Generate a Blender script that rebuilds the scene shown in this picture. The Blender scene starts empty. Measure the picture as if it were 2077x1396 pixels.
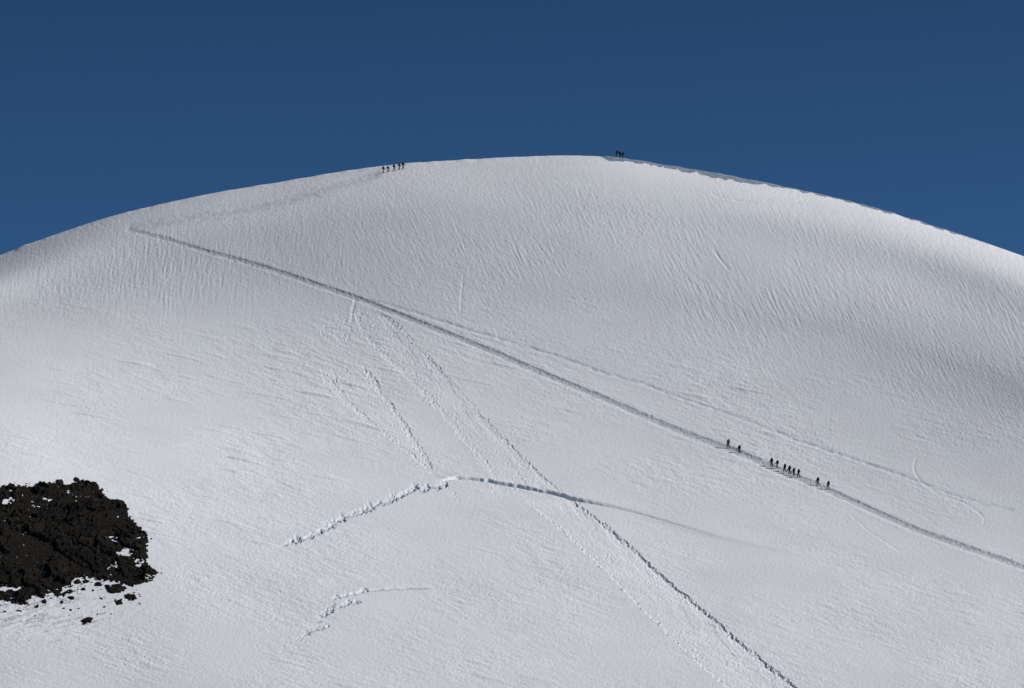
import bpy, bmesh, math, random
import numpy as np
from mathutils import Vector, Matrix
random.seed(5); RNG=np.random.default_rng(7)
S=bpy.context.scene; COL=S.collection
R=math.radians

# ------------------------------------------------------------------ camera
FPX=10150.0; CX,CY=1038.5,698.0; EL=R(11.3)
FWD=np.array([0,math.cos(EL),math.sin(EL)]); UPV=np.array([0,-math.sin(EL),math.cos(EL)]); RT=np.array([1.0,0,0])
cam=bpy.data.cameras.new('camera'); co=bpy.data.objects.new('camera',cam); COL.objects.link(co)
cam.sensor_width=36; cam.lens=36*FPX/2077; cam.clip_start=1; cam.clip_end=20000
co.location=(0,0,0); co.rotation_euler=(R(90)+EL,0,0); S.camera=co

# ------------------------------------------------------------------ light
SEL=R(34); saz=R(8)      # azimuth measured from +x towards +y
L=np.array([math.cos(SEL)*math.cos(saz),math.cos(SEL)*math.sin(saz),math.sin(SEL)])
sd=bpy.data.lights.new('sun','SUN'); sd.energy=3.7; sd.angle=R(0.5); sd.color=(1,0.972,0.942)
so=bpy.data.objects.new('sun',sd); COL.objects.link(so); so.location=(300,900,500)
so.rotation_euler=Vector(-L).to_track_quat('-Z','Y').to_euler()
w=bpy.data.worlds.new('World'); S.world=w; w.use_nodes=True
nt=w.node_tree; nt.nodes.clear()
out=nt.nodes.new('ShaderNodeOutputWorld'); bg=nt.nodes.new('ShaderNodeBackground'); sk=nt.nodes.new('ShaderNodeTexSky')
sk.sky_type='NISHITA'; sk.sun_disc=False; sk.sun_elevation=SEL; sk.sun_rotation=R(90)-saz; sk.altitude=3800; sk.air_density=1.0; sk.dust_density=0.1; sk.ozone_density=2.0
bg.inputs['Strength'].default_value=0.08
# the thin air of high altitude: deeper blue, darkening with elevation
tcw=nt.nodes.new('ShaderNodeTexCoord'); sx=nt.nodes.new('ShaderNodeSeparateXYZ'); mr=nt.nodes.new('ShaderNodeMapRange')
mr.inputs['From Min'].default_value=0.20; mr.inputs['From Max'].default_value=0.30
rampw=nt.nodes.new('ShaderNodeValToRGB'); rampw.color_ramp.elements[0].color=(0.255,0.48,0.65,1); rampw.color_ramp.elements[1].color=(0.155,0.275,0.385,1)
mxw=nt.nodes.new('ShaderNodeMix'); mxw.data_type='RGBA'; mxw.blend_type='MULTIPLY'; mxw.inputs[0].default_value=1
nt.links.new(tcw.outputs['Generated'],sx.inputs[0]); nt.links.new(sx.outputs['Z'],mr.inputs['Value']); nt.links.new(mr.outputs[0],rampw.inputs[0])
nt.links.new(sk.outputs[0],mxw.inputs[6]); nt.links.new(rampw.outputs[0],mxw.inputs[7])
nt.links.new(mxw.outputs[2],bg.inputs[0]); nt.links.new(bg.outputs[0],out.inputs[0])
S.view_settings.view_transform='Standard'; S.view_settings.look='None'; S.view_settings.exposure=0

# ------------------------------------------------------------------ numeric helpers
def smooth1(a,s):
    n=int(s*4); k=np.exp(-0.5*(np.arange(-n,n+1)/s)**2); k/=k.sum()
    return np.convolve(np.pad(a,n,mode='edge'),k,mode='valid')
def sstep(a,b,x):
    t=np.clip((x-a)/(b-a),0,1); return t*t*(3-2*t)
def curve(pts,s):
    xs=np.arange(-3200,5300.0); p=np.array(pts,float); y=smooth1(np.interp(xs,p[:,0],p[:,1]),s)
    return lambda q: np.interp(q,xs,y)
sky=curve([(-3200,1100),(-1200,980),(-600,770),(-300,642),(-100,556),(0,518),(60,495),(140,466),(220,440),(330,413),(440,390),(560,371),(680,350),(770,337),(830,331),(960,323),(1060,318),(1150,315),(1210,317),(1280,324),(1380,340),(1480,357),(1580,377),(1680,398),(1780,423),(1880,454),(1980,486),(2077,520),(2200,566),(2500,690),(3000,900),(3600,1040),(5300,1100)],18)
bandc=curve([(-3200,560),(0,540),(600,520),(1100,530),(1500,600),(2077,760),(5300,800)],120)
TX=np.arange(-3200,5301,20.0); TY=np.arange(200,3001,5.0)
gx,gy=np.meshgrid(TX,TY)
rs=0.31+0.17*np.exp(-((gy-bandc(gx))/140)**2)
inc=5*0.105/rs
i0=int((1396-200)/5)
cum=np.cumsum(inc,axis=0); DT=900.0-(cum-cum[i0:i0+1])
def bil(arr,x0,dx,y0,dy,x,y):
    fx=np.clip((x-x0)/dx,0,arr.shape[1]-1.001); fy=np.clip((y-y0)/dy,0,arr.shape[0]-1.001)
    ix=fx.astype(int); iy=fy.astype(int); fx=fx-ix; fy=fy-iy
    return (arr[iy,ix]*(1-fx)+arr[iy,ix+1]*fx)*(1-fy)+(arr[iy+1,ix]*(1-fx)+arr[iy+1,ix+1]*fx)*fy
WR,AR=270.0,95.0
BC=[(x,y) for x in np.linspace(-150,2230,12) for y in np.linspace(380,1480,9)]
SX,SY=175.0,125.0
COEF=np.zeros(len(BC))
def bump_field(x,y,u,coef):
    r=np.zeros_like(x); f=1-np.exp(-(np.maximum(u,0)/80)**2)
    for c,(bx,by) in zip(coef,BC):
        if c!=0: r+=c*np.exp(-0.5*((x-bx)/SX)**2-0.5*((y-by)/SY)**2)
    return r*f
def ray(x,y,d):
    dx=(x-CX)/FPX; dv=(CY-y)/FPX
    return (FWD[None]+dx.ravel()[:,None]*RT[None]+dv.ravel()[:,None]*UPV[None]).reshape(x.shape+(3,))*d[...,None]
def depth(x,y,phi=None,coef=None):
    s=sky(x); u=y-s
    if phi is None: phi=np.arcsin(np.clip(1-u/WR,0,1))
    yy=np.where(phi>math.pi/2,s,y)
    return bil(DT,TX[0],20,TY[0],5,x,yy)+AR*(1-np.cos(phi))+bump_field(x,yy,yy-s,COEF if coef is None else coef)
def normals(P):
    a=np.gradient(P,axis=0); b=np.gradient(P,axis=1); n=np.cross(a,b)
    return n/np.maximum(np.linalg.norm(n,axis=-1,keepdims=True),1e-9)
# --- fit the large swells of the dome to the relief the photo shows
tx=np.array([0,300,600,900,1200,1500,1800,2077.]); ty=np.array([400,500,600,700,800,950,1100,1300.])
TB=np.array([[166,164,160,170,183,190,191,191],[160,156,152,160,170,178,187,189],[174,173,167,167,173,172,174,182],[199,197,188,183,182,177,166,162],
 [214,212,205,198,193,187,170,154],[222,219,213,206,202,198,191,176],[213,212,211,208,206,204,201,197],[199,201,206,206,207,205,204,203.]])
TB=(188+(TB-190)*0.90)/255
TL=np.where(TB<.04045,TB/12.92,((TB+.055)/1.055)**2.4)
TN=(TL-0.055)/0.98
def tn(x,y):
    ix=np.interp(x,tx,np.arange(8.)); iy=np.interp(y,ty,np.arange(8.)); return bil(TN,0,1,0,1,ix,iy)
cx=np.linspace(-40,2117,64); rw=np.linspace(0,1,48)
gX=np.tile(cx[None],(48,1)); gY=sky(gX)+40+rw[:,None]*(1440-sky(gX)-40)
tgt=tn(gX,gY)
def nl(c): return (normals(ray(gX,gY,depth(gX,gY,coef=c)))@L)
lam=0.0015
for it in range(8):
    f0=nl(COEF); r=(tgt-f0).ravel(); J=[]
    for k in range(len(BC)):
        c=COEF.copy(); c[k]+=0.5; J.append(((nl(c)-f0)/0.5).ravel())
    J=np.array(J).T
    A=J.T@J+(lam**2)*len(r)/40*np.eye(len(BC)); b=J.T@r-(lam**2)*len(r)/40*COEF
    COEF=COEF+0.8*np.linalg.solve(A,b)

# ------------------------------------------------------------------ noise
NX0,NY0,NW,NH=-120,260,2340,1240
KX2=np.fft.rfftfreq(NW)[None]; KY2=np.fft.fftfreq(NH)[:,None]
def fn(lx,ly,ang,seed,band=True):
    rn=np.random.default_rng(seed).standard_normal((NH,NW),dtype=np.float32); a=R(ang)
    ka=KX2*math.cos(a)+KY2*math.sin(a); kb=-KX2*math.sin(a)+KY2*math.cos(a)
    e=2*math.pi**2*((ka*lx)**2+(kb*ly)**2); sp=np.exp(-e)
    if band: sp=sp*(1-np.exp(-e*6))
    o=np.fft.irfft2(np.fft.rfft2(rn)*sp,s=(NH,NW)); return o/o.std()
def samp(a,x,y): return bil(a,NX0,1,NY0,1,x,y)

# ------------------------------------------------------------------ main grid
fine=np.arange(-60,2138,1.4); g=1.5*1.09**np.arange(1,63); ofs=np.cumsum(g)
PXC=np.concatenate([(-60-ofs)[::-1],fine,fine[-1]+ofs]); NC=len(PXC)
SK=sky(PXC)
PHI=[];PYr=[]
rowsP=list(np.linspace(R(150),R(91.5),26))
phs=list(np.linspace(R(90),R(83),8))
us=np.arange(WR*(1-math.sin(R(83)))+1.4,WR,1.4)
phs+= [math.asin(max(0,1-u/WR)) for u in us]
for ph in rowsP+phs:
    PHI.append(np.full(NC,ph)); PYr.append(SK+WR*(1-math.sin(ph)))
NB=600
for t in np.arange(0,NB+1)/NB:
    PHI.append(np.zeros(NC)); PYr.append(SK+WR+t*(1424-SK-WR))
for o in np.cumsum(1.8*1.11**np.arange(1,42)):
    PHI.append(np.zeros(NC)); PYr.append(np.full(NC,1424+o))
PHI=np.array(PHI); PY=np.array(PYr); PX=np.tile(PXC[None],(len(PY),1)); NR=len(PY)
NBACK=len(rowsP)
BASE=ray(PX,PY,depth(PX,PY,PHI)); NRM=normals(BASE)
U=PY-sky(PX)
front=np.ones_like(PX); front[:NBACK]=0
infr=sstep(-110,-40,PX)*(1-sstep(2110,2190,PX))*(1-sstep(1420,1460,PY))
H=np.zeros_like(PX); LAB=np.zeros(PX.shape,np.int8)
# wind ripples: steep fine flutes on the upper dome, long flat streaks below
n1=samp(fn(8,1.25,96,1),PX,PY); n2=samp(fn(8,1.25,64,2),PX,PY); n3=samp(fn(14,1.8,11,3),PX,PY); n3b=samp(fn(26,2.6,11,13),PX,PY)
n4=samp(fn(1.6,1.4,0,4),PX,PY); n5=samp(fn(70,22,12,5),PX,PY); n6=samp(fn(60,60,0,6,False),PX,PY); n6c=samp(fn(22,16,70,26,False),PX,PY); n6b=samp(fn(60,28,12,16,False),PX,PY); n7=samp(fn(5,4,0,8),PX,PY); n8=samp(fn(9,1.6,21,9),PX,PY)
n9=samp(fn(26,7,78,17),PX,PY)
up=1-sstep(-100,140,PY-(bandc(PX)+90)); lr=sstep(400,1000,PX)
patch=np.clip(0.9+0.30*n6+0.22*n6c,0.3,1.7); patch2=np.clip(0.75+0.5*n6b,0.2,1.7)
topf=0.35+0.65*sstep(10,90,U)
rip=up*((n1*(1-lr)+n2*lr)*0.0098*patch*topf+0.003*n9*topf+0.003*n8)
low=(1-up)*(0.012*n3*patch2+0.0105*n8*patch2+0.075*np.maximum(n3b-1.0,0)*patch2*(0.6+1.1*np.exp(-((PX-420)/420)**2-((PY-900)/160)**2)))
H+=infr*front*(rip+low+0.0055*n4*(0.5+0.8*patch2)+0.003*n7*patch2+0.06*n5*(1-up)+0.03*n5*up)
H+=infr*0.06*np.exp(-(U/5)**2)*samp(fn(7,7,0,18,False),PX,PY)*front

def pline(pts,smooth=0,jit=0,seed=0,stepq=8.):
    p=np.array(pts,float)
    if smooth:
        seg=np.r_[0,np.cumsum(np.hypot(*np.diff(p,axis=0).T))]; q=np.arange(0,seg[-1]+stepq,stepq)
        p=np.c_[np.interp(q,seg,p[:,0]),np.interp(q,seg,p[:,1])]
        for _ in range(smooth): p[1:-1]=(p[:-2]+2*p[1:-1]+p[2:])/4
        if jit: p=p+np.random.default_rng(seed).normal(0,jit,p.shape)
    k=np.r_[True,np.hypot(*np.diff(p,axis=0).T)>1e-6]; return p[k]
def pdist(pts,rad):
    """signed distance (positive on the up/right side of a left-to-right line) and arc length"""
    x0,x1=pts[:,0].min()-rad,pts[:,0].max()+rad; y0,y1=pts[:,1].min()-rad,pts[:,1].max()+rad
    idx=np.nonzero((PX>x0)&(PX<x1)&(PY>y0)&(PY<y1)&(front>0)); x=PX[idx]; y=PY[idx]
    best=np.full(x.shape,1e9); sg=np.zeros_like(x); tt=np.zeros_like(x); acc=0
    for a,b in zip(pts[:-1],pts[1:]):
        v=b-a; l=np.hypot(*v); lo,hi=min(a[0],b[0])-rad,max(a[0],b[0])+rad
        w_=np.nonzero((x>lo)&(x<hi))[0]; xx=x[w_]; yy=y[w_]
        t=np.clip(((xx-a[0])*v[0]+(yy-a[1])*v[1])/(l*l),0,1)
        d=np.hypot(xx-a[0]-t*v[0],yy-a[1]-t*v[1]); m=d<best[w_]; q=w_[m]
        best[q]=d[m]; tt[q]=acc+t[m]*l
        cr=v[0]*(yy-a[1])-v[1]*(xx-a[0]); sg[q]=np.where(cr[m]<0,1,-1); acc+=l
    k=best<rad; idx=(idx[0][k],idx[1][k])
    return idx,best[k]*sg[k],tt[k],acc
# ---- slides: straight shallow bands of crumbly snow with thin crisp edges
def slide(left,right,lab,dep,rough,seed,ang=46,edge=0.9,shoulder=0.03,mid=0.25,jag=1.0,rmin=0.1,lmin=0.05,fl=1.0,ek=0.7):
    l=np.array(left,float); r=np.array(right,float)
    y0=min(l[0,1],r[0,1]); y1=max(l[-1,1],r[-1,1])
    c0,c1=np.searchsorted(PXC,[min(l[:,0].min(),r[:,0].min())-50,max(l[:,0].max(),r[:,0].max())+50]); sl=(slice(NBACK,None),slice(c0,c1))
    px,py=PX[sl],PY[sl]
    sm=lambda a: samp(a,px,py)
    x=px+(sm(fn(1.7,1.4,ang,seed))*2.2+sm(fn(6,3,ang,seed+1))*1.4)*jag
    ys=np.arange(y0-40,y1+41.0); xl=np.interp(py,ys,smooth1(np.interp(ys,l[:,1],l[:,0]),9)); xr=np.interp(py,ys,smooth1(np.interp(ys,r[:,1],r[:,0]),9))
    wy=sstep(y0-8,y0+14,py)*(1-sstep(y1-18,y1+4,py))
    il=sstep(-edge,edge,x-xl); ir=sstep(-edge,edge,xr-x); ins=il*ir*wy
    blk=sm(fn(1.2,1.05,ang,seed+2)); blk2=sm(fn(2.0,1.3,ang+60,seed+3))
    rr=np.random.default_rng(seed+9); base=smooth1(rr.standard_normal(400),1.4); base=(base-smooth1(base,8)); base/=base.std()
    off=px-0.5*(xl+xr); st=np.interp(off+0.8*sm(fn(4,2,ang,seed+8)),np.arange(-200,200.0),base)
    mod=mid+(1-mid)*sstep(0.0,1.3,sm(fn(9,6,ang,seed+5)))
    nb=sm(fn(13,5,ang,seed+6)); br=sstep(-0.4,0.5,nb)
    bl=lmin+(1-lmin)*br; brr=rmin+(1-rmin)*br
    c=np.clip((x-xl)/np.maximum(xr-xl,1),0,1)
    el=np.exp(-((x-xl-2.5)/4)**2)*bl; er=np.exp(-((xr-x-2.5)/4)**2)*brr
    cc=c*c*(3-2*c)
    h=ins*(-dep*(0.2+0.8*(0.35*(1-cc)+brr*cc))+rough*(0.025*blk*(mod+ek*el+ek*er)+0.012*blk2*(mod+ek*el+ek*er)+fl*0.006*st*(0.35+0.65*sstep(-0.6,0.8,nb))))
    sh=(np.exp(-((xl-x-2.5)/2.5)**2)*0.5*bl+np.exp(-((x-xr-2.5)/2.5)**2)*brr)*wy*shoulder*(0.7+0.4*blk2)
    H[sl]+=h+sh*(1-ins)
    LAB[sl][(ins>0.25)&(px>-60)&(px<2138)]=lab
AL=[(722,628),(716,645),(728,668),(756,705),(800,745),(836,780),(868,812),(905,852),(940,895),(975,935),(1000,962)]
AR_=[(750,628),(800,645),(830,685),(866,722),(905,762),(950,812),(1000,865),(1055,922),(1100,965),(1150,1008)]
slide(AL,AR_,3,0.10,0.85,100,ang=46,rmin=0.2,lmin=0.2,mid=0.35,ek=0.9,fl=0.5)
slide([(x+4,y) for x,y in AL],[(x+13,y) for x,y in AL],3,0.05,0.7,110,ang=47,mid=0.3,ek=0.8,fl=0.3)
slide([(700,640),(664,655),(640,668),(668,690),(700,712)],[(716,640),(714,655),(712,668),(708,690),(704,712)],3,0.05,0.9,140,ang=40,fl=0.3)
slide([(652,740),(652,765),(692,808),(738,852),(790,892),(850,940),(880,966)],[(735,740),(756,765),(787,808),(818,852),(842,890),(870,940),(892,966)],4,0.03,0.7,124,ang=48,mid=0.35,ek=0.6,fl=0.3,lmin=0.3,rmin=0.3)
slide([(652,740),(652,765),(692,808),(738,852),(790,892),(850,940),(880,966)],[(735,740),(672,765),(703,808),(749,852),(801,892),(859,940),(886,966)],4,0.07,0.8,120,ang=46,mid=0.4,ek=0.8,fl=0.3,lmin=0.3,rmin=0.3)
slide([(728,740),(746,765),(776,808),(806,852),(830,890),(860,940),(882,966)],[(740,740),(757,765),(787,808),(818,852),(842,890),(870,940),(890,966)],4,0.10,0.8,130,ang=54,mid=0.4,ek=0.8,fl=0.3,lmin=0.3,rmin=0.3)
CL=[(1060,1012),(1120,1060),(1180,1114),(1240,1170),(1300,1232),(1368,1300),(1430,1357),(1482,1400),(1532,1440)]
CR=[(1160,1012),(1222,1060),(1284,1114),(1348,1170),(1420,1232),(1500,1300),(1570,1357),(1624,1400),(1676,1440)]
slide(CL,CR,5,0.20,0.65,160,ang=42,shoulder=0.02,mid=0.4,rmin=0.6,ek=0.8,fl=0.35)
slide([(x-12,y) for x,y in CR[1:]],[(x-3,y) for x,y in CR[1:]],5,0.10,0.8,196,ang=42,shoulder=0.02,mid=0.4,rmin=0.7,fl=0.3)
# ---- crevasse scarps, each a line that runs from left to right
def scarp(pts,lab,a,fade0,fade1,relax=55,trench=0.3,jit=0,seed=0,wd=2.0,lw=7,smooth=2,cap=0,tw=1.1):
    p=pline(pts,smooth,0,0,4.0); p=p[np.argsort(p[:,0])]
    if jit:
        r=np.random.default_rng(seed); q=r.normal(0,1,len(p)); q=np.convolve(q,[.25,.5,.25],'same'); p[:,1]+=q*jit
    x0,x1=p[0,0],p[-1,0]
    idx=np.nonzero((PX>x0)&(PX<x1)&(front>0)&(PY>p[:,1].min()-200)&(PY<p[:,1].max()+200)); x=PX[idx]; y=PY[idx]
    sl=np.interp(x,p[:,0],np.gradient(smooth1(p[:,1],4),p[:,0]+np.arange(len(p))*1e-6)); s=(np.interp(x,p[:,0],p[:,1])-y)/np.sqrt(1+np.clip(sl,-1.5,1.5)**2)
    t=(x-x0)/(x1-x0); f=sstep(0,fade0,t)*(1-sstep(fade1,1,t))
    f=f*(1+cap*np.clip(samp(fn(12,12,0,seed+77),x,y),-0.9,1))
    h=a*f*(0.6*sstep(-wd,wd,s)*np.exp(-np.maximum(s,0)/relax)-0.4*sstep(-wd,wd,-s)*np.exp(-np.maximum(-s,0)/relax))
    h-=trench*f*np.exp(-((s+wd*0.9)/(wd*tw))**2)
    H[idx]+=h
    if lab:
        k=(np.abs(s+1)<lw)&(f>0.2); LAB[idx[0][k],idx[1][k]]=lab
def pits(pts,spacing,rx,ry,depth,seed,jy=2.0,lab=None,skip=0.15):
    """open gaps between broken blocks along a line: a floor that sinks slowly under a steep lip on the sunward side, so it lies in shadow"""
    r=np.random.default_rng(seed); p=np.array(pts,float); seg=np.r_[0,np.cumsum(np.hypot(*np.diff(p,axis=0).T))]
    q=0
    while q<seg[-1]:
        q+=spacing*r.uniform(0.35,1.65)
        if r.uniform()<skip: continue
        cx_=np.interp(q,seg,p[:,0]); cy_=np.interp(q,seg,p[:,1])+r.normal(0,jy); a=rx*math.exp(r.normal(0,0.4)); b=ry*math.exp(r.normal(0,0.35)); th=r.uniform(-0.6,0.1); d=depth*r.uniform(0.4,1.2)
        idx=np.nonzero((np.abs(PX-cx_)<a*4)&(np.abs(PY-cy_)<a*3)&(front>0)); x=PX[idx]-cx_; y=PY[idx]-cy_
        xx=x*math.cos(th)+y*math.sin(th); yy=-x*math.sin(th)+y*math.cos(th)
        yy=yy+0.45*b*np.sin(xx*0.6+r.uniform(0,6)); xx=xx+0.25*a*np.sin(yy*0.9+r.uniform(0,6))
        pr=np.clip((xx+2.6*a)/(3.2*a),0,1)**2.2*(1-sstep(0.6*a,0.9*a,xx))*np.clip((yy+2.4*b)/(2.9*b),0,1)**1.7*(1-sstep(0.55*b,1.05*b,yy))
        H[idx]-=d*pr
        if lab is not None:
            k=(pr>0.16); LAB[idx[0][k],idx[1][k]]=lab
scarp([(880,976),(900,972),(922,968),(960,970),(1000,976),(1060,986),(1120,998),(1165,1011),(1230,1025),(1300,1043)],6,0.40,0.12,0.55,relax=12,trench=0.38,jit=0.6,seed=2,wd=1.4,cap=0.12,lw=4,tw=1.0)
scarp([(1100,996),(1165,1011),(1230,1024),(1300,1042),(1380,1068),(1460,1092),(1560,1112),(1720,1146)],0,0.32,0.15,0.5,relax=26,trench=0.0,seed=3,wd=6)
scarp([(1120,997),(1165,1010),(1230,1023),(1300,1041),(1380,1066),(1450,1088),(1540,1109)],0,0.0,0.12,0.3,trench=0.15,jit=0.4,seed=14,wd=1.4)
LEFTARM=[(566,1108),(600,1095),(625,1090),(645,1078),(668,1068),(690,1052),(722,1040),(745,1032),(770,1020),(795,1012),(815,1002),(832,995),(855,990),(880,988),(905,983)]
scarp(LEFTARM,7,0.08,0.1,0.93,relax=14,trench=0.07,jit=2.0,seed=5,wd=2.4,smooth=1,cap=0.6,lw=2.2)
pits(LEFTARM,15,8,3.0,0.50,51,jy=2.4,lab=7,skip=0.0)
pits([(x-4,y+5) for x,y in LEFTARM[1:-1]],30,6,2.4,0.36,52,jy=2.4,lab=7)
pits([(905,985),(920,1000),(930,1015)],12,4,2,0.15,53)
for pts,seed in (([(612,1290),(640,1276),(664,1272)],7),([(645,1248),(668,1242)],8),([(674,1232),(700,1226),(724,1223)],9)):
    scarp(pts,8,0.06,0.3,0.7,relax=9,trench=0.05,jit=1.2,seed=seed,wd=1.6,lw=2)
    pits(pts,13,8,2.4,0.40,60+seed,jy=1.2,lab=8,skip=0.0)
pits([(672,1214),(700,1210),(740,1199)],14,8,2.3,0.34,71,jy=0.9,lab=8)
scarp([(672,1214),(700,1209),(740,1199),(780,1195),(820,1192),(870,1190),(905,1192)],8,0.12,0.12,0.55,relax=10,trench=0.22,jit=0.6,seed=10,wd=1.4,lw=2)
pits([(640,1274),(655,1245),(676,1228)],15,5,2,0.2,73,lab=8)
pits([(565,1312),(600,1298),(625,1288)],14,6,1.6,0.14,74)
# cornice: thin firn lip right of the summit, its shade painted dark blue-grey
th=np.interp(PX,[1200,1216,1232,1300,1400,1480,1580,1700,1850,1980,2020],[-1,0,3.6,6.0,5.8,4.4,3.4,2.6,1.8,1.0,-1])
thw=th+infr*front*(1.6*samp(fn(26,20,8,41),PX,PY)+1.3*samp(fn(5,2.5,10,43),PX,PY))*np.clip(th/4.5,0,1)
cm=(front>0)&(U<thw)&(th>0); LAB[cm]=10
H+=0.22*infr*front*(sstep(0.5,5,th))*(1-sstep(-1.6,1.6,U-th))
# ---- dirty snow below the outcrop
db=np.exp(-((PX-60)/170)**2-((PY-1245)/52)**2)
dm=(front>0)&(db>0.25)&(db+0.30*samp(fn(18,2.4,-14,44),PX,PY)+0.16*samp(fn(3.0,1.4,-14,45),PX,PY)>0.95)&(PX>-60); LAB[dm]=12
H+=infr*front*np.exp(-((PX-70)/160)**2-((PY-1245)/50)**2)*0.03*samp(fn(8,2.0,-14,46),PX,PY)
# ---- trails
TRAIL=[(262,464),(330,482),(400,504),(470,522),(560,550),(640,577),(720,603),(800,634),(900,672),(1000,713),(1100,755),(1200,797),(1300,841),(1400,882),(1477,909),(1500,919),(1566,946),(1619,967),(1680,992),(1760,1029),(1860,1074),(1960,1111),(2077,1150),(2140,1172)]
def faint(pts,d,hw,lab,seed,jit=0.4,f0=0.08,f1=0.9,rg=0.2,sm=3,wn=0.25):
    p=pline(pts,sm,jit,seed); idx,s,t,T=pdist(p,34); f=sstep(0,f0*T,t)*(1-sstep(f1*T,T,t))*infr[idx]
    x=PX[idx]; y=PY[idx]; ft=samp(fn(5,4,0,seed+60),x,y)
    H[idx]+=f*(-d*np.exp(-(s/hw)**2)*(1+rg*ft)+0.3*d*np.exp(-((s+2*hw)/hw)**2))
    if lab:
        k=(np.abs(s+0.8*ft)<hw*(1.0+wn*samp(fn(3,2,0,seed+90),x,y)))&(f>0.1); LAB[idx[0][k],idx[1][k]]=lab
faint([(724,602),(790,618),(860,640),(950,669),(1040,694),(1130,721),(1220,753),(1300,777),(1400,813),(1500,847),(1600,887),(1700,921),(1800,955),(1880,983),(1930,1003),(2000,1022),(2077,1040),(2130,1050)],0.12,3.2,2,21,jit=0.5,f1=0.75,rg=0.3,wn=0.5)
faint([(1862,925),(1850,948),(1868,980),(1900,1000),(1960,1022),(2000,1050),(1990,1075)],0.05,2.4,0,28,jit=0.2)
faint([(252,462),(262,465),(280,463),(310,456),(350,449),(400,440),(480,428),(560,412),(640,388),(720,364),(775,351)],0.16,7.5,9,22,jit=0,f0=0.02,f1=0.97,rg=0.05,sm=4,wn=0.7)
p=pline(TRAIL,4,0.0,1); idx,s,t,T=pdist(p,60)
hw=np.interp(t,[0,300,900,T],[3.4,4.0,5.2,5.2]); dp=np.interp(t,[0,150,500,900,T],[0.04,0.11,0.19,0.22,0.22])*infr[idx]
x=PX[idx];y=PY[idx]
ft=samp(fn(10,2,24,31),x,y); ft2=samp(fn(1.7,1.4,24,32),x,y)
sw=s+samp(fn(60,60,0,33),x,y)*0.6+0.35*ft
tr=np.where(sw>0,np.exp(-np.abs(sw/(hw*0.95))**4),np.exp(-np.abs(sw/(hw*1.25))**2.2))
H[idx]+= -dp*tr+0.014*tr*ft2+dp*np.exp(-((sw+hw*2.1)/(hw*0.9))**2)*(0.14+0.06*ft)+dp*np.exp(-((sw-hw*2.0)/(hw*0.9))**2)*(0.08+0.04*ft)
k=(np.abs(sw+1.0*ft2)<hw*1.05); LAB[idx[0][k],idx[1][k]]=1
faint([(940,555),(936,600),(934,640)],0.05,2,0,23)
faint([(1446,505),(1462,528),(1478,548)],0.10,2.2,0,24)
faint([(1440,395),(1500,408),(1540,414)],0.10,2.2,0,25)
faint([(1400,805),(1460,826),(1540,838)],0.05,2.5,0,26)
faint([(1720,1040),(1770,1085),(1830,1120)],0.04,2.4,0,27)
faint([(722,604),(716,625),(713,655)],0.08,3,0,30)
POS=BASE+NRM*H[...,None]
NFIN=normals(POS)

# ------------------------------------------------------------------ materials
def mat(name):
    m=bpy.data.materials.new(name); m.use_nodes=True; return m,m.node_tree,m.node_tree.nodes['Principled BSDF']
def snow_mat(name,c0,c1,bump,bscale,cs=0.09):
    m,t,b=mat(name); N=t.nodes; K=t.links
    tc=N.new('ShaderNodeTexCoord')
    n1=N.new('ShaderNodeTexNoise'); n1.inputs['Scale'].default_value=cs; n1.inputs['Detail'].default_value=6; n1.inputs['Roughness'].default_value=0.62
    K.new(tc.outputs['Object'],n1.inputs['Vector'])
    cr=N.new('ShaderNodeValToRGB'); cr.color_ramp.elements[0].position=0.35; cr.color_ramp.elements[1].position=0.65
    cr.color_ramp.elements[0].color=c0+(1,); cr.color_ramp.elements[1].color=c1+(1,)
    K.new(n1.outputs['Fac'],cr.inputs[0]); K.new(cr.outputs[0],b.inputs['Base Color'])
    b.inputs['Roughness'].default_value=0.75; b.inputs['Specular IOR Level'].default_value=0.2
    n2=N.new('ShaderNodeTexNoise'); n2.inputs['Scale'].default_value=bscale; n2.inputs['Detail'].default_value=4
    K.new(tc.outputs['Object'],n2.inputs['Vector'])
    bp=N.new('ShaderNodeBump'); bp.inputs['Strength'].default_value=1.0; bp.inputs['Distance'].default_value=bump
    K.new(n2.outputs['Fac'],bp.inputs['Height']); K.new(bp.outputs[0],b.inputs['Normal'])
    return m
M_SNOW=snow_mat('wind_packed_snow',(0.795,0.80,0.812),(0.825,0.845,0.858),0.09,1.6,0.05)
M_TREAD=snow_mat('trodden_snow',(0.48,0.50,0.53),(0.66,0.68,0.705),0.15,2.0,0.7)
M_OLD=snow_mat('old_track_snow',(0.65,0.67,0.70),(0.78,0.80,0.82),0.1,1.5,0.5)
M_RIDGE=snow_mat('ridge_track_snow',(0.64,0.66,0.68),(0.78,0.80,0.82),0.1,1.5,0.35)
M_DIRTY=snow_mat('dirty_snow',(0.54,0.54,0.54),(0.77,0.775,0.78),0.2,1.8,0.6)
M_DEB=snow_mat('broken_snow',(0.79,0.80,0.815),(0.85,0.862,0.875),0.12,1.8)
M_PALE=snow_mat('scraped_snow',(0.81,0.823,0.838),(0.875,0.887,0.90),0.12,1.8)
M_GAP=snow_mat('shade_toned_gap_snow',(0.46,0.51,0.57),(0.68,0.72,0.76),0.2,1.6,0.8)  # grey gap ice, darkened further so sunlit pits read as shaded
M_FIRN_SHADE=snow_mat('cornice_firn_shade',(0.14,0.19,0.25),(0.33,0.39,0.45),0.15,1.2,0.6)  # firn tone darkened to carry the shade of the lip's face
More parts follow.
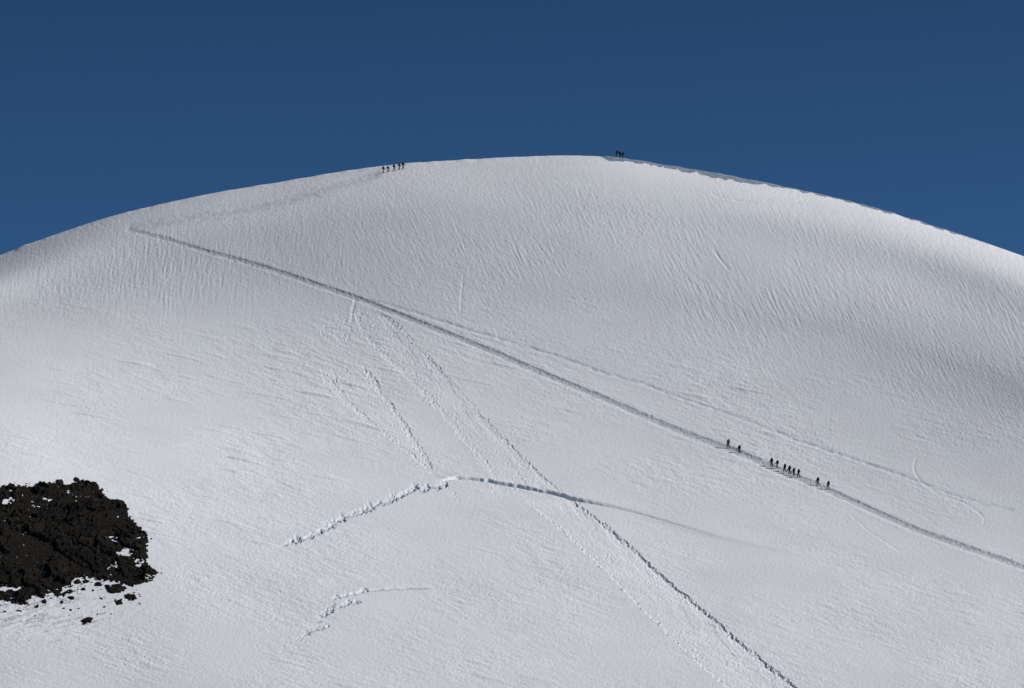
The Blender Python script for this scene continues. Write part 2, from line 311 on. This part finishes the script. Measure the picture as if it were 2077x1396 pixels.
def rock_mat():
    m,t,b=mat('dark_rock'); N=t.nodes; K=t.links; tc=N.new('ShaderNodeTexCoord')
    n=N.new('ShaderNodeTexNoise'); n.inputs['Scale'].default_value=0.8; n.inputs['Detail'].default_value=9; n.inputs['Roughness'].default_value=0.78
    K.new(tc.outputs['Object'],n.inputs['Vector'])
    cr=N.new('ShaderNodeValToRGB'); e=cr.color_ramp.elements; e[0].position=0.40; e[0].color=(0.0065,0.0056,0.0044,1); e[1].position=0.80; e[1].color=(0.15,0.115,0.085,1)
    x=e.new(0.60); x.color=(0.018,0.015,0.0115,1)
    K.new(n.outputs['Fac'],cr.inputs[0]); K.new(cr.outputs[0],b.inputs['Base Color']); b.inputs['Roughness'].default_value=0.95; b.inputs['Specular IOR Level'].default_value=0.08
    n2=N.new('ShaderNodeTexNoise'); n2.inputs['Scale'].default_value=2.5; n2.inputs['Detail'].default_value=6; K.new(tc.outputs['Object'],n2.inputs['Vector'])
    bp=N.new('ShaderNodeBump'); bp.inputs['Distance'].default_value=0.2; K.new(n2.outputs['Fac'],bp.inputs['Height']); K.new(bp.outputs[0],b.inputs['Normal'])
    return m
M_ROCK=rock_mat()
def cloth(name,c,rough=0.9,sc=30):
    m,t,b=mat(name); N=t.nodes; K=t.links; tc=N.new('ShaderNodeTexCoord'); n=N.new('ShaderNodeTexNoise'); n.inputs['Scale'].default_value=sc
    K.new(tc.outputs['Object'],n.inputs['Vector']); mx=N.new('ShaderNodeMix'); mx.data_type='RGBA'
    mx.inputs[6].default_value=tuple(v*0.8 for v in c)+(1,); mx.inputs[7].default_value=tuple(min(1,v*1.2) for v in c)+(1,)
    K.new(n.outputs['Fac'],mx.inputs[0]); K.new(mx.outputs[2],b.inputs['Base Color']); b.inputs['Roughness'].default_value=rough; b.inputs['Specular IOR Level'].default_value=0.1
    return m

# ------------------------------------------------------------------ mesh building
def np_mesh(name,co,faces,m,nrm=None,smooth=True):
    me=bpy.data.meshes.new(name); k=faces.shape[1]
    me.vertices.add(len(co)); me.vertices.foreach_set('co',co.astype(np.float32).ravel())
    me.loops.add(faces.size); me.loops.foreach_set('vertex_index',faces.astype(np.int32).ravel())
    me.polygons.add(len(faces)); me.polygons.foreach_set('loop_start',np.arange(0,faces.size,k,dtype=np.int32))
    me.polygons.foreach_set('use_smooth',np.full(len(faces),smooth,dtype=bool))
    me.update(calc_edges=True); me.materials.append(m)
    if nrm is not None: me.normals_split_custom_set_from_vertices(nrm.astype(np.float32))
    o=bpy.data.objects.new(name,me); COL.objects.link(o); return o
def tag(o,label=None,cat=None,group=None,kind=None):
    for k,v in (('label',label),('category',cat),('group',group),('kind',kind)):
        if v: o[k]=v
    return o
ii=np.arange(NR*NC).reshape(NR,NC)
F=np.stack([ii[:-1,:-1],ii[1:,:-1],ii[1:,1:],ii[:-1,1:]],axis=-1).reshape(-1,4)
FL=LAB[:-1,:-1].ravel(); PF=POS.reshape(-1,3); NF=NFIN.reshape(-1,3)
defs={0:('snow_slope','broad wind-rippled snow dome rising to a rounded summit under the blue sky','snow slope',M_SNOW),
 1:('path','long trodden trail crossing the snow dome diagonally with climbers on it','path',M_TREAD),
 2:('path','faint older track running just above the long trodden trail','path',M_OLD),
 9:('path','faint track from the trail bend back up to the left ridge','path',M_RIDGE),
 3:('slide_track','wide rough slide track falling from the trail to the crevasse','slide track',M_DEB),
 4:('slide_track','narrow rough slide track left of the wide upper one','slide track',M_DEB),
 5:('slide_track','long slide track below the crevasse reaching the bottom of the photo','slide track',M_PALE),
 6:('crevasse','curved crevasse lip with a shaded wall between the slide tracks','crevasse',M_DEB),
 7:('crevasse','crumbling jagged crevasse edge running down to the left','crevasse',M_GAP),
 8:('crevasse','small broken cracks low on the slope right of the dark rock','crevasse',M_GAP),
 10:('cornice','thin grey blue cornice lip along the crest right of the summit','cornice',M_FIRN_SHADE),
 12:('dirty_snow','streaky grey dirty snow below the dark rock outcrop','snow',M_DIRTY)}
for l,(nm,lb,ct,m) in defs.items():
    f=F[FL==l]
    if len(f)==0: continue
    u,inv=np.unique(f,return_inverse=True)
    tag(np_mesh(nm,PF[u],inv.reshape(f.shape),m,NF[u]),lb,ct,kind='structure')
gsz=6000
gv=np.array([(-gsz,-gsz,-6),(gsz,-gsz,-6),(gsz,gsz,-6),(-gsz,gsz,-6)],float)
tag(np_mesh('ground',gv,np.array([[0,1,2,3]]),M_SNOW),'flat snowfield at the foot of the dome','snow',kind='structure')

def vert_at(px,py):
    j=int(np.argmin(np.abs(PXC-px))); c=PY[NBACK:,j]; i=NBACK+int(np.argmin(np.abs(c-py))); return i,j

# ------------------------------------------------------------------ rocks
def inpoly(x,y,poly):
    r=np.zeros(x.shape,bool); n=len(poly)
    for k in range(n):
        x1,y1=poly[k]; x2,y2=poly[(k+1)%n]
        if y1==y2: continue
        c=((y1>y)!=(y2>y))&(x<(x2-x1)*(y-y1)/(y2-y1)+x1); r^=c
    return r
def rawnoise(h,w_,s,seed,sy=None):
    sy=s*0.55 if sy is None else sy
    rn=np.random.default_rng(seed).standard_normal((h,w_)); kx=np.fft.rfftfreq(w_)[None]; ky=np.fft.fftfreq(h)[:,None]
    o=np.fft.irfft2(np.fft.rfft2(rn)*np.exp(-2*math.pi**2*(s*s*kx*kx+sy*sy*ky*ky)),s=(h,w_)); return o/o.std()
def facets(X,Y,sp,seed,hv,tilt,jx,jy,ys=1.7):
    """broken blocks: nearest-seed cells, each a tilted plane of its own height"""
    r=np.random.default_rng(seed); x0,x1,y0,y1=X.min(),X.max(),Y.min(),Y.max()
    n=max(4,int((x1-x0)*(y1-y0)*ys/(sp*sp))); s=np.c_[r.uniform(x0,x1,n),r.uniform(y0,y1,n)].astype(np.float32)
    hh=r.normal(0,hv,n); tx_=r.normal(0,tilt,n); ty_=r.normal(0,tilt*ys,n)
    xf=(X+jx).ravel().astype(np.float32); yf=(Y+jy).ravel().astype(np.float32); k=np.zeros(len(xf),int)
    for a in range(0,len(xf),20000):
        d=(xf[a:a+20000,None]-s[None,:,0])**2+((yf[a:a+20000,None]-s[None,:,1])*ys)**2; k[a:a+20000]=d.argmin(1)
    return (hh[k]+tx_[k]*(xf-s[k,0])+ty_[k]*(yf-s[k,1])).reshape(X.shape)
def rock(name,label,poly,holes=(),hgt=1.0,step=1.0,seed=0,blur=5,group=None,ragged=None,big=False):
    pa=np.array(poly,float); x0,y0=pa.min(0)-14; x1,y1=pa.max(0)+14
    xs=np.arange(x0,x1,step); ys=np.arange(y0,y1,step*0.8); X,Y=np.meshgrid(xs,ys); h,w_=X.shape
    jx=rawnoise(h,w_,1.8/step,seed,1.6/step)*2.4+rawnoise(h,w_,8/step,seed+1,8/step)*2.6; jy=rawnoise(h,w_,1.8/step,seed+2,1.6/step)*1.8+rawnoise(h,w_,8/step,seed+3,8/step)*2.0
    sc=min(1,(x1-x0)/90)
    m=inpoly(X+jx*sc,Y+jy*sc,poly).astype(float)
    for hl in holes: m[inpoly(X+jx*1.5,Y+jy*1.3,hl)]=0
    if ragged is not None:
        sn=rawnoise(h,w_,7/step,seed+11,3.0/step)+0.6*rawnoise(h,w_,2.2/step,seed+12,1.4/step)
        m[sn*0.62>1.6-1.9*ragged(X,Y)]=0
    kx=np.fft.rfftfreq(w_)[None]; ky=np.fft.fftfreq(h)[:,None]
    bl=lambda a,s: np.fft.irfft2(np.fft.rfft2(a)*np.exp(-2*math.pi**2*(s/step)**2*(kx*kx+ky*ky)),s=(h,w_))
    ms=bl(m,0.7); mb=np.clip(bl(m,blur),0,1)
    rid2=1-np.abs(rawnoise(h,w_,3.5/step,seed+5)); fi=rawnoise(h,w_,1.1/step,seed+6,0.8/step)
    if big:
        det=facets(X,Y,60,seed+20,0.17,0.012,jx*0.7,jy*0.6)+facets(X,Y,22,seed+21,0.07,0.016,jx*0.4,jy*0.4)+facets(X,Y,8,seed+22,0.025,0.022,jx*.2,jy*.2)+0.02*fi
    else: det=0.30*(1-np.abs(rawnoise(h,w_,6/step,seed+4)))+0.18*rid2+0.05*fi
    HH=(ms-0.5)*0.3+hgt*0.30*mb**1.5+mb*hgt*det
    if big: HH=np.maximum(HH,0.10+0.04*fi)
    HH=np.where(ms>0.45,np.maximum(HH,-0.1),-0.4)
    B=ray(X,Y,depth(X,Y)); n=normals(B)
    P=B+n*HH[...,None]
    P+=RT*(0.05*hgt*mb*rawnoise(h,w_,2.5/step,seed+9))[...,None]
    ix=np.arange(h*w_).reshape(h,w_); f=np.stack([ix[:-1,:-1],ix[1:,:-1],ix[1:,1:],ix[:-1,1:]],-1).reshape(-1,4)
    keep=(ms>0.3)
    kf=(keep[:-1,:-1]|keep[1:,:-1]|keep[1:,1:]|keep[:-1,1:]).ravel(); f=f[kf]
    u,inv=np.unique(f,return_inverse=True)
    o=np_mesh(name,P.reshape(-1,3)[u],inv.reshape(f.shape),M_ROCK,smooth=False)
    return tag(o,label,'rock',group)
rock('rock_outcrop','large craggy dark rock outcrop breaking through the snow at the left edge',
 [(-170,1030),(-60,1000),(0,986),(50,987),(95,986),(120,980),(150,983),(190,980),(206,989),(216,1005),(240,1016),(256,1032),(270,1055),(278,1069),(298,1086),(304,1100),(296,1114),(298,1134),(306,1148),(328,1165),(314,1178),(272,1184),(232,1181),(205,1176),(180,1170),(150,1176),(152,1200),(112,1210),(70,1208),(60,1226),(20,1230),(0,1216),(-90,1217),(-170,1190)],
 holes=[[(-5,1012),(28,1010),(32,1020),(10,1025),(-5,1028)],[(-10,1192),(22,1188),(60,1184),(64,1194),(30,1200),(-10,1202)]],hgt=0.95,seed=300,blur=9,big=True,
 ragged=lambda X,Y: np.clip(0.78*sstep(1174,1228,Y)+0.20*np.exp(-((Y-984)/10)**2),0,0.9))
small=[('dark rock just below the right tail of the big outcrop, largest of the loose rocks',[(216,1186),(246,1184),(256,1194),(250,1206),(226,1204)]),
 ('small dark rock at the right end of the loose rocks below the outcrop',[(252,1206),(272,1204),(276,1214),(258,1218)]),
 ('small dark rock directly under the largest loose rock',[(228,1218),(246,1214),(250,1226),(234,1230)]),
 ('lone small brown rock lying lowest in the snow below the outcrop',[(162,1254),(184,1252),(188,1262),(168,1266)]),
 ('small dark rock poking through snow on top of the outcrop, right one of two',[(148,970),(162,968),(166,978),(150,980)]),
 ('small dark rock poking through snow on top of the outcrop, left one of two',[(114,973),(128,971),(134,979),(120,981)])]
for k,(lb,pl) in enumerate(small): rock('rock',lb,pl,hgt=0.35,step=0.8,seed=400+20*k,blur=3,group='loose rocks around the outcrop',ragged=lambda X,Y: 0.32+0*X)
for k,(x,y,a) in enumerate([(158,1182,9),(176,1178,7),(198,1184,8),(168,1192,5),(190,1198,4),(142,1214,6),(126,1220,4),(206,1214,4),(90,1222,6),(76,1232,4),(212,1230,3),(140,1240,3),(40,1238,5),(14,1240,4),(226,1246,3),(200,1246,3)]):
    rock('rock','small dark stone among those scattered in the snow along the lower edge of the outcrop',[(x-a,y),(x-a*.4,y-a*.6),(x+a*.6,y-a*.5),(x+a,y+a*.2),(x+a*.2,y+a*.55),(x-a*.7,y+a*.4)],hgt=0.22,step=0.6,seed=600+20*k,blur=2,group='stones scattered below the outcrop')

# ------------------------------------------------------------------ uncountable crumbs of snow and of rock
ico=bmesh.new(); bmesh.ops.create_icosphere(ico,subdivisions=1,radius=1); iv=np.array([v.co[:] for v in ico.verts]); ifc=np.array([[v.index for v in f.verts] for f in ico.faces]); ico.free()
edges=[(AR_,.5),(AL,.4),(((652,765),(735,852),(880,966)),.4),(((756,765),(822,852),(892,966)),.45),(CL,.55),(CR,.5)]
V=[];Fc=[];off=0
def crumb(x,y,s,flat=1.0):
    global off
    i,j=vert_at(x,y); v=iv*(1+RNG.uniform(-.3,.3,(len(iv),1)))*s*RNG.uniform(0.6,1.3,3)*np.array([1,1,flat]); V.append(v+POS[i,j]+NFIN[i,j]*s*0.25); Fc.append(ifc+off); off+=len(iv)
for e,den in edges:
    e=np.array(e,float); sl=np.r_[0,np.cumsum(np.hypot(*np.diff(e,axis=0).T))]
    for q in RNG.uniform(0,sl[-1],int(sl[-1]*den)):
        crumb(np.interp(q,sl,e[:,0])+RNG.normal(0,4),np.interp(q,sl,e[:,1])+RNG.normal(0,2),min(0.24,0.06*math.exp(RNG.normal(0,0.6))))
tag(np_mesh('snow_debris',np.concatenate(V),np.concatenate(Fc),M_DEB,smooth=False),'crumbled snow blocks strewn along the slide tracks','snow debris',kind='stuff')
V=[];Fc=[];off=0
for q in range(320):
    x=RNG.uniform(-50,285); yb=np.interp(x,[-50,0,60,110,150,180,240,285],[1215,1222,1222,1208,1195,1176,1190,1200]); y=yb+abs(RNG.normal(0,20))-4
    crumb(x,y,min(0.34,0.07*math.exp(RNG.normal(0,0.7))),0.6)
for q in range(60):
    x=RNG.uniform(20,215); crumb(x,984-abs(RNG.normal(0,5)),min(0.22,0.07*math.exp(RNG.normal(0,0.5))),0.6)
tag(np_mesh('gravel',np.concatenate(V),np.concatenate(Fc),M_ROCK,smooth=False),'fine dark rock crumbs sprinkled over the snow around the outcrop','gravel',kind='stuff')

# ------------------------------------------------------------------ people
def rot(v,a):
    return np.array([v[0]*math.cos(a)-v[2]*math.sin(a),v[1],v[0]*math.sin(a)+v[2]*math.cos(a)])
def figure(pose):
    lean=R(pose['lean']); vs=[];rad=[];ed=[];tagb=[]
    def add(p,r,par=None,reg=None):
        vs.append(np.array(p,float)); rad.append(r if isinstance(r,tuple) else (r,r))
        if par is not None: ed.append((par,len(vs)-1)); tagb.append(reg)
        return len(vs)-1
    up=np.array([math.sin(lean),0,math.cos(lean)]); fw=np.array([math.cos(lean),0,-math.sin(lean)]); lf=np.array([0,1,0.])
    pel=add((0,0,.95),(.125,.155)); O=vs[0]
    sp=add(O+up*.17,(.115,.14),pel,'j'); ch=add(O+up*.36+fw*.01,(.13,.18),sp,'j'); nb=add(O+up*.50,(.08,.10),ch,'j')
    nk=add(O+up*.565+fw*.02,.052,nb,'h'); ht=R(pose.get('head',8)); hu=np.array([math.sin(ht),0,math.cos(ht)]); hf=np.array([math.cos(ht),0,-math.sin(ht)])
    h0=add(vs[nk]+hu*.09+hf*.02,(.082,.075),nk,'h'); h1=add(vs[h0]+hu*.10,(.085,.075),h0,'h')
    add(vs[h0]+hf*.115,.013,h0,'h')
    for s in (-1,1): add(vs[h0]+lf*s*.088+hu*.01,.016,h0,'h')
    J={'ch':vs[ch],'up':up,'fw':fw,'head':vs[h0],'hu':hu,'hf':hf}
    for s,key in ((1,'L'),(-1,'R')):
        a1,a2=pose['arm'+key]; shp=add(O+up*.45+lf*s*.175,.062,ch,'j')
        e=add(vs[shp]+rot(np.array([0,0,-.29]),R(a1))+lf*s*.04,.047,shp,'j')
        wv=rot(np.array([0,0,-.25]),R(a1+a2)); wr=add(vs[e]+wv,.034,e,'j'); d=wv/np.linalg.norm(wv)
        pm=add(vs[wr]+d*.07,(.026,.04),wr,'g'+key)
        pr=np.array([d[2],0,-d[0]])
        for q,(o_,l) in enumerate(((-.03,.06),(-.01,.075),(.01,.07),(.03,.055))):
            b0=add(vs[pm]+d*.03+pr*o_,.010,pm,'g'+key); b1=add(vs[b0]+d*l*.55-lf*s*.010,.009,b0,'g'+key); add(vs[b1]+d*l*.4-lf*s*.024,.008,b1,'g'+key)
        t0=add(vs[wr]+d*.045-pr*.045,.011,wr,'g'+key); add(vs[t0]+d*.04-pr*.015-lf*s*.015,.009,t0,'g'+key)
        h_,k_=pose['leg'+key]; hp=add(np.array([0,s*.09,.90]),.092,pel,'t')
        kn=add(vs[hp]+rot(np.array([0,0,-.42]),R(h_))+lf*s*.01,.064,hp,'t'); an=add(vs[kn]+rot(np.array([0,0,-.41]),R(h_-k_)),.046,kn,'t')
        fa=R(min(0,h_-k_)*0.5); hl=add(vs[an]+rot(np.array([-.05,0,-.05]),fa),.040,an,'b'+key)
        add(vs[an]+rot(np.array([.17,0,-.055]),fa),(.042,.036),an,'b'+key)
    return np.array(vs),rad,ed,tagb,J
def skinned(vs,rad,ed):
    me=bpy.data.meshes.new('tmp'); me.from_pydata([tuple(v) for v in vs],ed,[]); o=bpy.data.objects.new('tmp',me); COL.objects.link(o)
    sm=o.modifiers.new('s','SKIN'); sm.use_smooth_shade=True
    for k,d in enumerate(me.skin_vertices[0].data): d.radius=rad[k]; d.use_root=(k==0)
    ss=o.modifiers.new('d','SUBSURF'); ss.levels=1; ss.render_levels=1
    dg=bpy.context.evaluated_depsgraph_get(); m=bpy.data.meshes.new_from_object(o.evaluated_get(dg)); bpy.data.objects.remove(o); return m
def sub_mesh(name,P,N,faces,off):
    us=sorted({v for f in faces for v in f}); mp={v:k for k,v in enumerate(us)}
    me=bpy.data.meshes.new(name); me.from_pydata([tuple(P[v]+N[v]*off) for v in us],[],[[mp[v] for v in f] for f in faces]); return me
def bevel_box(name,c,ax,size,taper=0.85,bev=.04):
    bm=bmesh.new(); bmesh.ops.create_cube(bm,size=1)
    for v in bm.verts:
        k=taper if v.co.z>0 else 1
        v.co=Vector((v.co.x*size[0]*k,v.co.y*size[1]*k,v.co.z*size[2]))
    bmesh.ops.bevel(bm,geom=bm.edges[:],offset=bev,segments=2,affect='EDGES',profile=0.6)
    M=Matrix(((ax[0][0],ax[1][0],ax[2][0]),(ax[0][1],ax[1][1],ax[2][1]),(ax[0][2],ax[1][2],ax[2][2])))
    for v in bm.verts: v.co=M@v.co+Vector(c)
    me=bpy.data.meshes.new(name); bm.to_mesh(me); bm.free(); return me
def tube(name,pts,r,n=6):
    V=[];Fa=[]; pts=np.array(pts)
    for k,p_ in enumerate(pts):
        d=pts[min(k+1,len(pts)-1)]-pts[max(k-1,0)]; d=d/np.linalg.norm(d); a=np.cross(d,[0,1,0.01]); a/=np.linalg.norm(a); b=np.cross(d,a)
        for q in range(n): V.append(tuple(p_+r*(a*math.cos(2*math.pi*q/n)*0.4+b*math.sin(2*math.pi*q/n))))
    for k in range(len(pts)-1):
        for q in range(n): Fa.append([k*n+q,k*n+(q+1)%n,(k+1)*n+(q+1)%n,(k+1)*n+q])
    Fa.append(list(range(n))[::-1]); Fa.append([(len(pts)-1)*n+q for q in range(n)])
    me=bpy.data.meshes.new(name); me.from_pydata(V,[],Fa); return me
M_SKIN=cloth('weathered_skin',(0.30,0.18,0.13),0.6); M_BLACK=cloth('black_cloth',(0.008,0.008,0.009)); M_NAVY=cloth('navy_cloth',(0.008,0.010,0.02)); M_RED=cloth('red_cloth',(0.10,0.010,0.012))
M_OLIVE=cloth('olive_cloth',(0.016,0.016,0.010)); M_TAN=cloth('tan_cloth',(0.12,0.08,0.03)); M_GREY=cloth('charcoal_cloth',(0.016,0.016,0.018)); M_BOOT=cloth('boot_leather',(0.008,0.007,0.006),0.6)
POSES={'step_left':dict(lean=12,armL=(-25,35),armR=(35,40),legL=(34,40),legR=(-14,12)),
 'step_right':dict(lean=10,armL=(38,40),armR=(-20,35),legL=(-16,14),legR=(32,36)),
 'plod':dict(lean=16,armL=(20,45),armR=(28,50),legL=(22,28),legR=(-8,10)),
 'stand':dict(lean=4,armL=(8,25),armR=(5,40),legL=(5,5),legR=(-4,3))}
KIT={}
for pn,ps in POSES.items():
    vs,rad,ed,tg,J=figure(ps); me=skinned(vs,rad,ed); me.name='body'
    P=np.array([v.co[:] for v in me.vertices]); N=np.array([v.normal[:] for v in me.vertices])
    zmin=P[:,2].min(); groups={}
    A=vs[[e[0] for e in ed]]; B=vs[[e[1] for e in ed]]; rr=np.array([min(rad[e[0]][0],rad[e[1]][0]) for e in ed])
    for f in me.polygons:
        c=np.array(f.center[:]); ab=B-A; t=np.clip(((c-A)*ab).sum(1)/(ab*ab).sum(1),0,1); d=np.linalg.norm(c-A-t[:,None]*ab,axis=1)-rr*0.9
        g_=tg[int(np.argmin(d))]
        if g_=='h': g_='hat' if np.dot(c-J['head'],J['hu'])-0.35*np.dot(c-J['head'],J['hf'])>0.02 else 'face'
        if g_=='t' and c[2]>0.93: g_='j'
        groups.setdefault(g_,[]).append(list(f.vertices))
    kit=[('body',None,me)]
    for g_,nm,of in (('j','jacket',.030),('t','trousers',.024),('bL','boot',.016),('bR','boot',.016),('gL','glove',.008),('gR','glove',.008),('hat','hat',.022)):
        if g_ in groups: kit.append((nm,None,sub_mesh(nm,P,N,groups[g_],of)))
    up_,fw=J['up'],J['fw']; c=J['ch']-fw*.29+up_*.02
    kit.append(('backpack',None,bevel_box('backpack',c,(fw,(0,1,0),up_),(.27,.36,.62))))
    kit.append(('lid','backpack',bevel_box('lid',c+up_*.34,(fw,(0,1,0),up_),(.27,.32,.14),0.8,.03)))
    for s in (-1,1):
        y=np.array([0,s*.11,0]); kit.append(('strap','backpack',tube('strap',[c+fw*.1+up_*.2+y,J['ch']+up_*.165-fw*.05+y,J['ch']+up_*.10+fw*.15+y,J['ch']-up_*.08+fw*.17+y,c+fw*.12-up_*.2+y*1.3],.03)))
    for _,_,m_ in kit:
        for v in m_.vertices: v.co.z-=zmin
        m_.materials.append(M_BLACK)
        for pz in m_.polygons: pz.use_smooth=True
    KIT[pn]=kit
def person(px,py,yaw,pose,h,jacket,pack,label,group,hat=None,sink=0.03):
    i,j=vert_at(px,py); root=bpy.data.objects.new('person',None); COL.objects.link(root)
    root.location=Vector(POS[i,j]-np.array([0,0,sink])); root.rotation_euler=(0,0,yaw); root.scale=(h/1.76,)*3; root.empty_display_size=0.3
    tag(root,label,'person',group); mp={'jacket':jacket,'backpack':pack,'lid':pack,'strap':M_BLACK,'trousers':M_BLACK,'boot':M_BOOT,'glove':M_BLACK,'hat':hat or M_BLACK,'body':M_SKIN}
    par={}
    for nm,pr,me in KIT[pose]:
        o=bpy.data.objects.new(nm,me); COL.objects.link(o); o.parent=par[pr] if pr else root; par.setdefault(nm,o)
        o.material_slots[0].link='OBJECT'; o.material_slots[0].material=mp[nm]
tp=np.array(TRAIL,float)
ia=vert_at(1500,919); ib=vert_at(1680,992); dv=POS[ia]-POS[ib]; YAWU=math.atan2(dv[1],dv[0])
tr_people=[(1477,'step_left',2.05,M_OLIVE,M_TAN,'person climbing with a tan pack at the head of the line on the trail'),
 (1500,'step_right',1.85,M_NAVY,M_BLACK,'person in dark clothes climbing alone right behind the leader on the trail'),
 (1566,'plod',1.88,M_BLACK,M_GREY,'first person of the cluster of six in the middle of the trail line'),
 (1576,'step_right',1.80,M_NAVY,M_BLACK,'second person of the cluster of six on the trail, close behind its first'),
 (1592,'step_left',1.84,M_BLACK,M_NAVY,'third person of the cluster of six on the trail'),
 (1602,'plod',1.86,M_GREY,M_BLACK,'fourth person of the cluster of six on the trail'),
 (1610,'step_right',1.78,M_BLACK,M_OLIVE,'fifth person of the cluster of six on the trail'),
 (1620,'step_left',1.85,M_NAVY,M_GREY,'last and lowest person of the cluster of six on the trail'),
 (1659,'plod',1.78,M_BLACK,M_BLACK,'upper of the two people trailing well behind the cluster on the trail'),
 (1680,'step_left',1.84,M_OLIVE,M_GREY,'last person of the whole line, lowest on the trail')]
for px,ps,h,jk,pk,lb in tr_people: person(px,np.interp(px,tp[:,0],tp[:,1])-1,YAWU+random.uniform(-.15,.15),ps,h,jk,pk,lb,'climbers on the long trail')
ridge=[(777,350.5,'plod',1.80,M_BLACK,M_GREY,'last of the five people near the left ridge, furthest left'),(787,349.5,'step_left',1.74,M_NAVY,M_BLACK,'second from the left of the five people near the left ridge'),
 (799,347.5,'step_right',1.86,M_BLACK,M_BLACK,'middle one of the five people near the left ridge'),(809,345.5,'plod',1.82,M_GREY,M_NAVY,'second from the right of the five people near the left ridge'),(817.5,344,'step_left',2.0,M_BLACK,M_BLACK,'tallest person leading the five on the left ridge, furthest right against the sky')]
for px,py,ps,h,jk,pk,lb in ridge: person(px,py,R(15)+random.uniform(-.2,.2),ps,h,jk,pk,lb,'climbers near the left ridge')
for px,ps,yw,h,jk,pk,lb in ((1250,'stand',R(200),1.85,M_RED,M_RED,'person in a dark red jacket standing on the summit crest'),(1257.5,'stand',R(-30),1.7,M_BLACK,M_NAVY,'person in dark clothes right beside the one in red on the summit'),(1263.5,'plod',R(160),1.66,M_NAVY,M_BLACK,'rightmost of the three people on the summit crest')):
    person(px,sky(px)+0.3,yw,ps,h,jk,pk,lb,'people on the summit')
